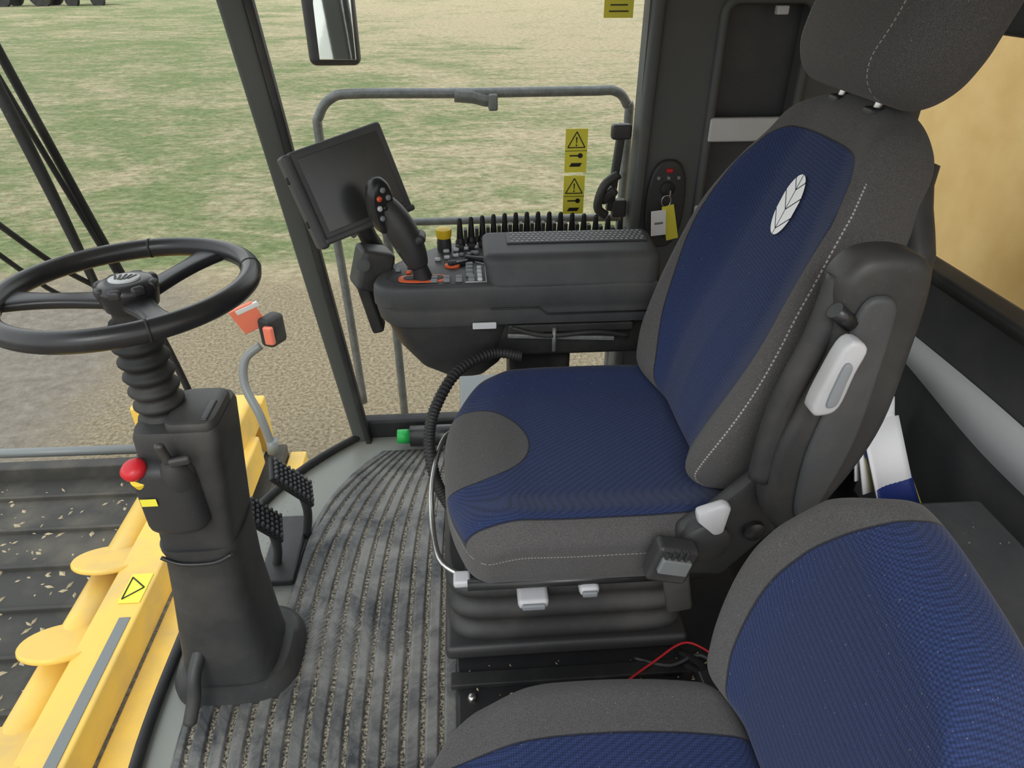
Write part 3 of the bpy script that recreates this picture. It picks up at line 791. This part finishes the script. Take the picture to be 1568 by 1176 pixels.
def sticker(name,x0,x1,z0,z1):
    e=empty(name); y=YR-.004
    box('plate',((x0+x1)/2,y,(z0+z1)/2),(x1-x0,.0015,z1-z0),'stick_y',e,0)
    cx=(x0+x1)/2; y2=y-.0018
    zt=z1-.008; b=.024; zb=zt-.042
    def q(pts): mk('mark',[(x,y2,z) for x,z in pts],[tuple(range(len(pts)))],'stick_k',e,smooth=False)
    for (p0,p1) in (((cx,zt),(cx-b,zb)),((cx-b,zb),(cx+b,zb)),((cx+b,zb),(cx,zt))):
        d=V((p1[0]-p0[0],p1[1]-p0[1])).normalized(); nrm=V((-d.y,d.x))*.0014
        q([(p0[0]+nrm.x,p0[1]+nrm.y),(p0[0]-nrm.x,p0[1]-nrm.y),(p1[0]-nrm.x,p1[1]-nrm.y),(p1[0]+nrm.x,p1[1]+nrm.y)])
    q([(cx-.002,zt-.014),(cx+.002,zt-.014),(cx+.001,zt-.031),(cx-.001,zt-.031)])
    q([(cx-.002,zt-.034),(cx+.002,zt-.034),(cx+.002,zt-.038),(cx-.002,zt-.038)])
    q([(x0,zb-.008),(x1,zb-.008),(x1,zb-.0095),(x0,zb-.0095)])
    zz=zb-.022
    q([(cx-.018,zz-.002),(cx+.006,zz-.002),(cx+.006,zz+.002),(cx-.018,zz+.002)])
    q([(cx+.006+.007*math.cos(a)+.006,zz+.007*math.sin(a)) for a in [k*math.pi/6 for k in range(12)]])
    zz=zz-.024
    if zz-.008>z0: q([(cx-.018,zz-.006),(cx+.012,zz-.006),(cx+.018,zz+.004),(cx-.012,zz+.004)])
sticker('warning_sticker',.283,.345,.885,1.003)
sticker('warning_sticker',.283,.343,.765,.876)
e=empty('warning_sticker'); box('plate',(.405,YR-.004,1.315),(.075,.0015,.09),'stick_y',e,0)
for i in range(5): box('mark_%d'%i,(.405,YR-.006,1.285+.014*i),(.05-.006*(i%3),.001,.003),'stick_k',e,0)
bt=empty('drink_bottle')
tube('bottle_body',[(-.21,1.86,.045),(-.08,1.86,.045),(-.05,1.86,.045)],.035,'blackgloss',bt,seg=20)
tube('bottle_cap',[(-.252,1.86,.045),(-.21,1.86,.045)],.024,'green',bt,seg=16)
tube('bottle_ring',[(-.16,1.86,.045),(-.15,1.86,.045)],.036,'dark',bt,seg=20)

# ------------------------------------------------------------------ exterior
hrl=empty('handrail')
tube('upper_rail',[(-.43,2.3,-.1),(-.44,2.3,.4),(-.455,2.3,.90),(-.445,2.3,.98),(-.40,2.3,1.03),(-.32,2.3,1.042),(0,2.3,1.04),(.40,2.3,1.042),(.49,2.3,1.04),(.53,2.3,1.0),(.54,2.3,.93),(.54,2.3,.3),(.54,2.3,-.1)],.015,'rail',hrl,smooth_path=6,seg=14)
tube('rail_joint',[(-.02,2.3,1.035),(.04,2.3,1.03),(.08,2.3,1.02),(.11,2.3,1.025)],.022,'rail',hrl,smooth_path=3)
box('joint_strap',(.10,2.29,1.015),(.03,.04,.05),'rail',hrl,.006)
tube('lower_rail',[(-.44,2.3,.62),(-.2,2.3,.63),(.54,2.3,.63)],.013,'rail',hrl,smooth_path=3)
tube('inner_loop',[(-.36,2.1,.66),(-.30,2.1,.70),(-.25,2.1,.66),(-.25,2.1,.3),(-.25,2.1,-.1)],.014,'rail',hrl,smooth_path=6)
box('platform',(.40,2.30,-.13),(.90,.40,.04),'greymetal',hrl,.01)
box('platform_foot',(-.25,2.1,-.12),(.10,.10,.04),'greymetal',hrl,.01)
mi=empty('side_mirror')
box('mirror_housing',(-.39,2.40,1.30),(.16,.05,.38),'black',mi,.035,seg=5)
box('mirror_glass',(-.375,2.372,1.30),(.115,.004,.34),'mirror',mi,.002,rot=(-.06,0,-.1))
tube('mirror_arm',[(-.39,2.44,1.30),(-.45,2.40,1.45),(-.56,2.0,1.62)],.014,'rubber',mi,smooth_path=5)
wp=empty('windshield_wiper')
def gp(y,z,o=-.03): return V((W(y,z)+o,y,z))
tube('wiper_arm',[gp(1.45,1.62),gp(1.47,1.3),gp(1.52,.78),gp(1.55,.6),gp(1.56,.36)],.009,'rubber',wp,smooth_path=6,seg=8)
tube('wiper_link',[gp(1.40,1.62),gp(1.435,1.3),gp(1.50,.85),gp(1.53,.65)],.006,'rubber',wp,smooth_path=6,seg=8)
tube('wiper_blade',[gp(1.40,1.62,-.02),gp(1.42,1.25,-.02),gp(1.43,1.0,-.02),gp(1.43,.74,-.02)],lambda t:.007+.005*math.sin(t*3.1),'rubber',wp,smooth_path=6,seg=8)
tube('wiper_frame',[gp(1.25,1.03),gp(1.36,.88),gp(1.44,.79)],.006,'rubber',wp,smooth_path=6,seg=8)
tube('wiper_frame_low',[gp(1.22,.98),gp(1.32,.84),gp(1.40,.76)],.005,'rubber',wp,smooth_path=6,seg=8)

hd=empty('combine_header')
box('main_beam',(-1.50,2.15,-.99),(.18,2.7,.18),'yellowp',hd,.012)
box('beam_slot',(-1.455,1.60,-.899),(.045,.75,.006),'greymetal',hd,.001)
box('beam_ledge',(-1.34,2.15,-1.10),(.12,2.7,.05),'yellowp',hd,.008)
box('rear_channel',(-1.22,2.15,-1.22),(.12,2.7,.10),'deck',hd,.008)
box('rear_lower_beam',(-1.10,2.15,-1.28),(.10,2.7,.10),'yellowp',hd,.01)
box('end_plate',(-1.60,3.45,-.98),(.75,.10,.36),'yellowp',hd,.015)
box('end_bracket',(-1.38,3.22,-.84),(.26,.36,.24),'yellowp',hd,.03)
box('end_gusset',(-1.27,2.95,-.98),(.14,.50,.20),'yellowp',hd,.02)
tube('auger_tube',[(-1.70,.85,-1.04),(-1.70,3.4,-1.04)],.08,'yellowp',hd,seg=28)
for y in (1.45,1.90,2.35):
    lathe('auger_disc_%d'%int(y*100),[(.150,-.012),(.155,-.006),(.155,.006),(.150,.012)],(-1.68,y,-.94),(.05,.40,.9),'yellowp',hd,seg=36)
box('deck_plate',(-2.6,2.2,-1.33),(1.7,2.7,.04),'deck',hd,.005)
for i in range(9):
    box('deck_slat_%d'%i,(-2.6,1.0+.28*i,-1.30),(1.65,.02,.03),'deck',hd,.004)
crumbs('chaff',500,-3.3,-1.85,.95,3.35,-1.31,hd,smin=.006,smax=.03)
tube('divider_rail',[(-3.6,3.6,-1.22),(-1.9,3.6,-1.24)],.03,'greymetal',hd)
tube('cutter_pipe',[(-3.4,.9,-1.2),(-3.4,3.6,-1.2)],.05,'deck',hd)
box('side_skirt',(-2.5,3.45,-1.28),(1.8,.08,.14),'deck',hd,.01)
box('beam_sticker',(-1.47,2.13,-.897),(.09,.16,.003),'stick_y',hd,.001)
a=[(-1.505,2.07),(-1.505,2.19),(-1.435,2.13)]
for k in range(3):
    c,b=a[k],a[(k+1)%3]
    tube('sticker_line_%d'%k,[(c[0],c[1],-.894),(b[0],b[1],-.894)],.003,'stick_k',hd,seg=6)
ml=empty('marker_light')
tube('arm',[(-1.07,2.98,-.80),(-1.10,3.0,-.62),(-1.17,3.08,-.48),(-1.16,3.14,-.36),(-1.08,3.18,-.30)],.022,'greymetal',ml,smooth_path=6)
box('lamp_housing',(-1.01,3.2,-.22),(.08,.12,.16),'rubber',ml,.02,rot=(0,0,-.5))
box('lamp_lens',(-1.01,3.13,-.22),(.05,.03,.10),'reflector',ml,.01,rot=(0,0,-.3))
box('orange_reflector',(-1.11,3.18,-.14),(.13,.02,.16),'reflector',ml,.008,rot=(.2,-.35,.2))
box('reflector_white',(-1.10,3.165,-.08),(.12,.012,.03),'lightgrey',ml,.004,rot=(.2,-.35,.2))
tube('spring',[(-1.07,2.98,-.84),(-1.06,2.98,-.76)],.03,'greymetal',ml)
gt=empty('grain_tank')
box('tank_wall',(1.62,1.0,.8),(.08,3.2,2.4),'tank',gt,.01)
tr=empty('tractor')
def T(x,y,z): return (-34+x,66+y,-2+z)
box('body',T(-1.2,0,1.1),(3.0,1.2,1.0),'rubber',tr,.1)
box('cab',T(.6,0,2.0),(1.6,1.5,1.3),'screen',tr,.1)
for x,r in ((-2.2,.65),(.8,.9)):
    for y in (-.9,.9): lathe('wheel_%d_%d'%(int(x*10+50),int(y*10+20)),[(r*.5,-.2),(r,-.2),(r,.2),(r*.5,.2)],T(x,y,r),(0,1,0),'rubber',tr,seg=24)
box('implement',T(4.2,0,.8),(4.0,1.8,.5),'greymetal',tr,.1)
for x in (3.2,5.2): lathe('implement_wheel_%d'%int(x*10),[(.2,-.2),(.5,-.2),(.5,.2),(.2,.2)],T(x,-1,.5),(0,1,0),'rubber',tr,seg=20)

n=60; verts=[];faces=[]
for j in range(n+1):
    for i in range(n+1):
        x=-200+400*i/n; y=-60+400*j/n; verts.append((x,y,-2.0+ (noise.noise(V((x*.02,y*.02,0)))*1.2*sm(25,120,math.hypot(x,y)))))
for j in range(n):
    for i in range(n):
        a=j*(n+1)+i; faces.append((a,a+1,a+n+2,a+n+1))
mk('ground',verts,faces,'ground')

# ------------------------------------------------------------------ light
w=bpy.data.worlds.new('overcast_sky'); scene.world=w; w.use_nodes=True
nt=w.node_tree; bg=nt.nodes['Background']
tc=nt.nodes.new('ShaderNodeTexCoord'); sp=nt.nodes.new('ShaderNodeSeparateXYZ'); rp=nt.nodes.new('ShaderNodeValToRGB')
nt.links.new(tc.outputs['Generated'],sp.inputs[0]); nt.links.new(sp.outputs[2],rp.inputs[0]); nt.links.new(rp.outputs[0],bg.inputs[0])
rp.color_ramp.elements[0].position=.0; rp.color_ramp.elements[0].color=(.97,.97,.96,1)
rp.color_ramp.elements[1].position=.8; rp.color_ramp.elements[1].color=(.76,.81,.88,1)
bg.inputs[1].default_value=1.85
sun=bpy.data.lights.new('sun','SUN'); sun.energy=1.3; sun.angle=math.radians(25); sun.color=(1,.98,.95)
so=bpy.data.objects.new('sun',sun); COL.objects.link(so); so.rotation_euler=(math.radians(48),math.radians(-15),0)

cam=bpy.data.cameras.new('camera'); cam.lens=24.0; cam.sensor_width=36; cam.clip_start=.02; cam.clip_end=600
co=bpy.data.objects.new('camera',cam); COL.objects.link(co); co.location=(0,0,1.4); co.rotation_euler=(math.radians(90-32),0,math.radians(-4))
scene.camera=co
scene.view_settings.view_transform='Standard'
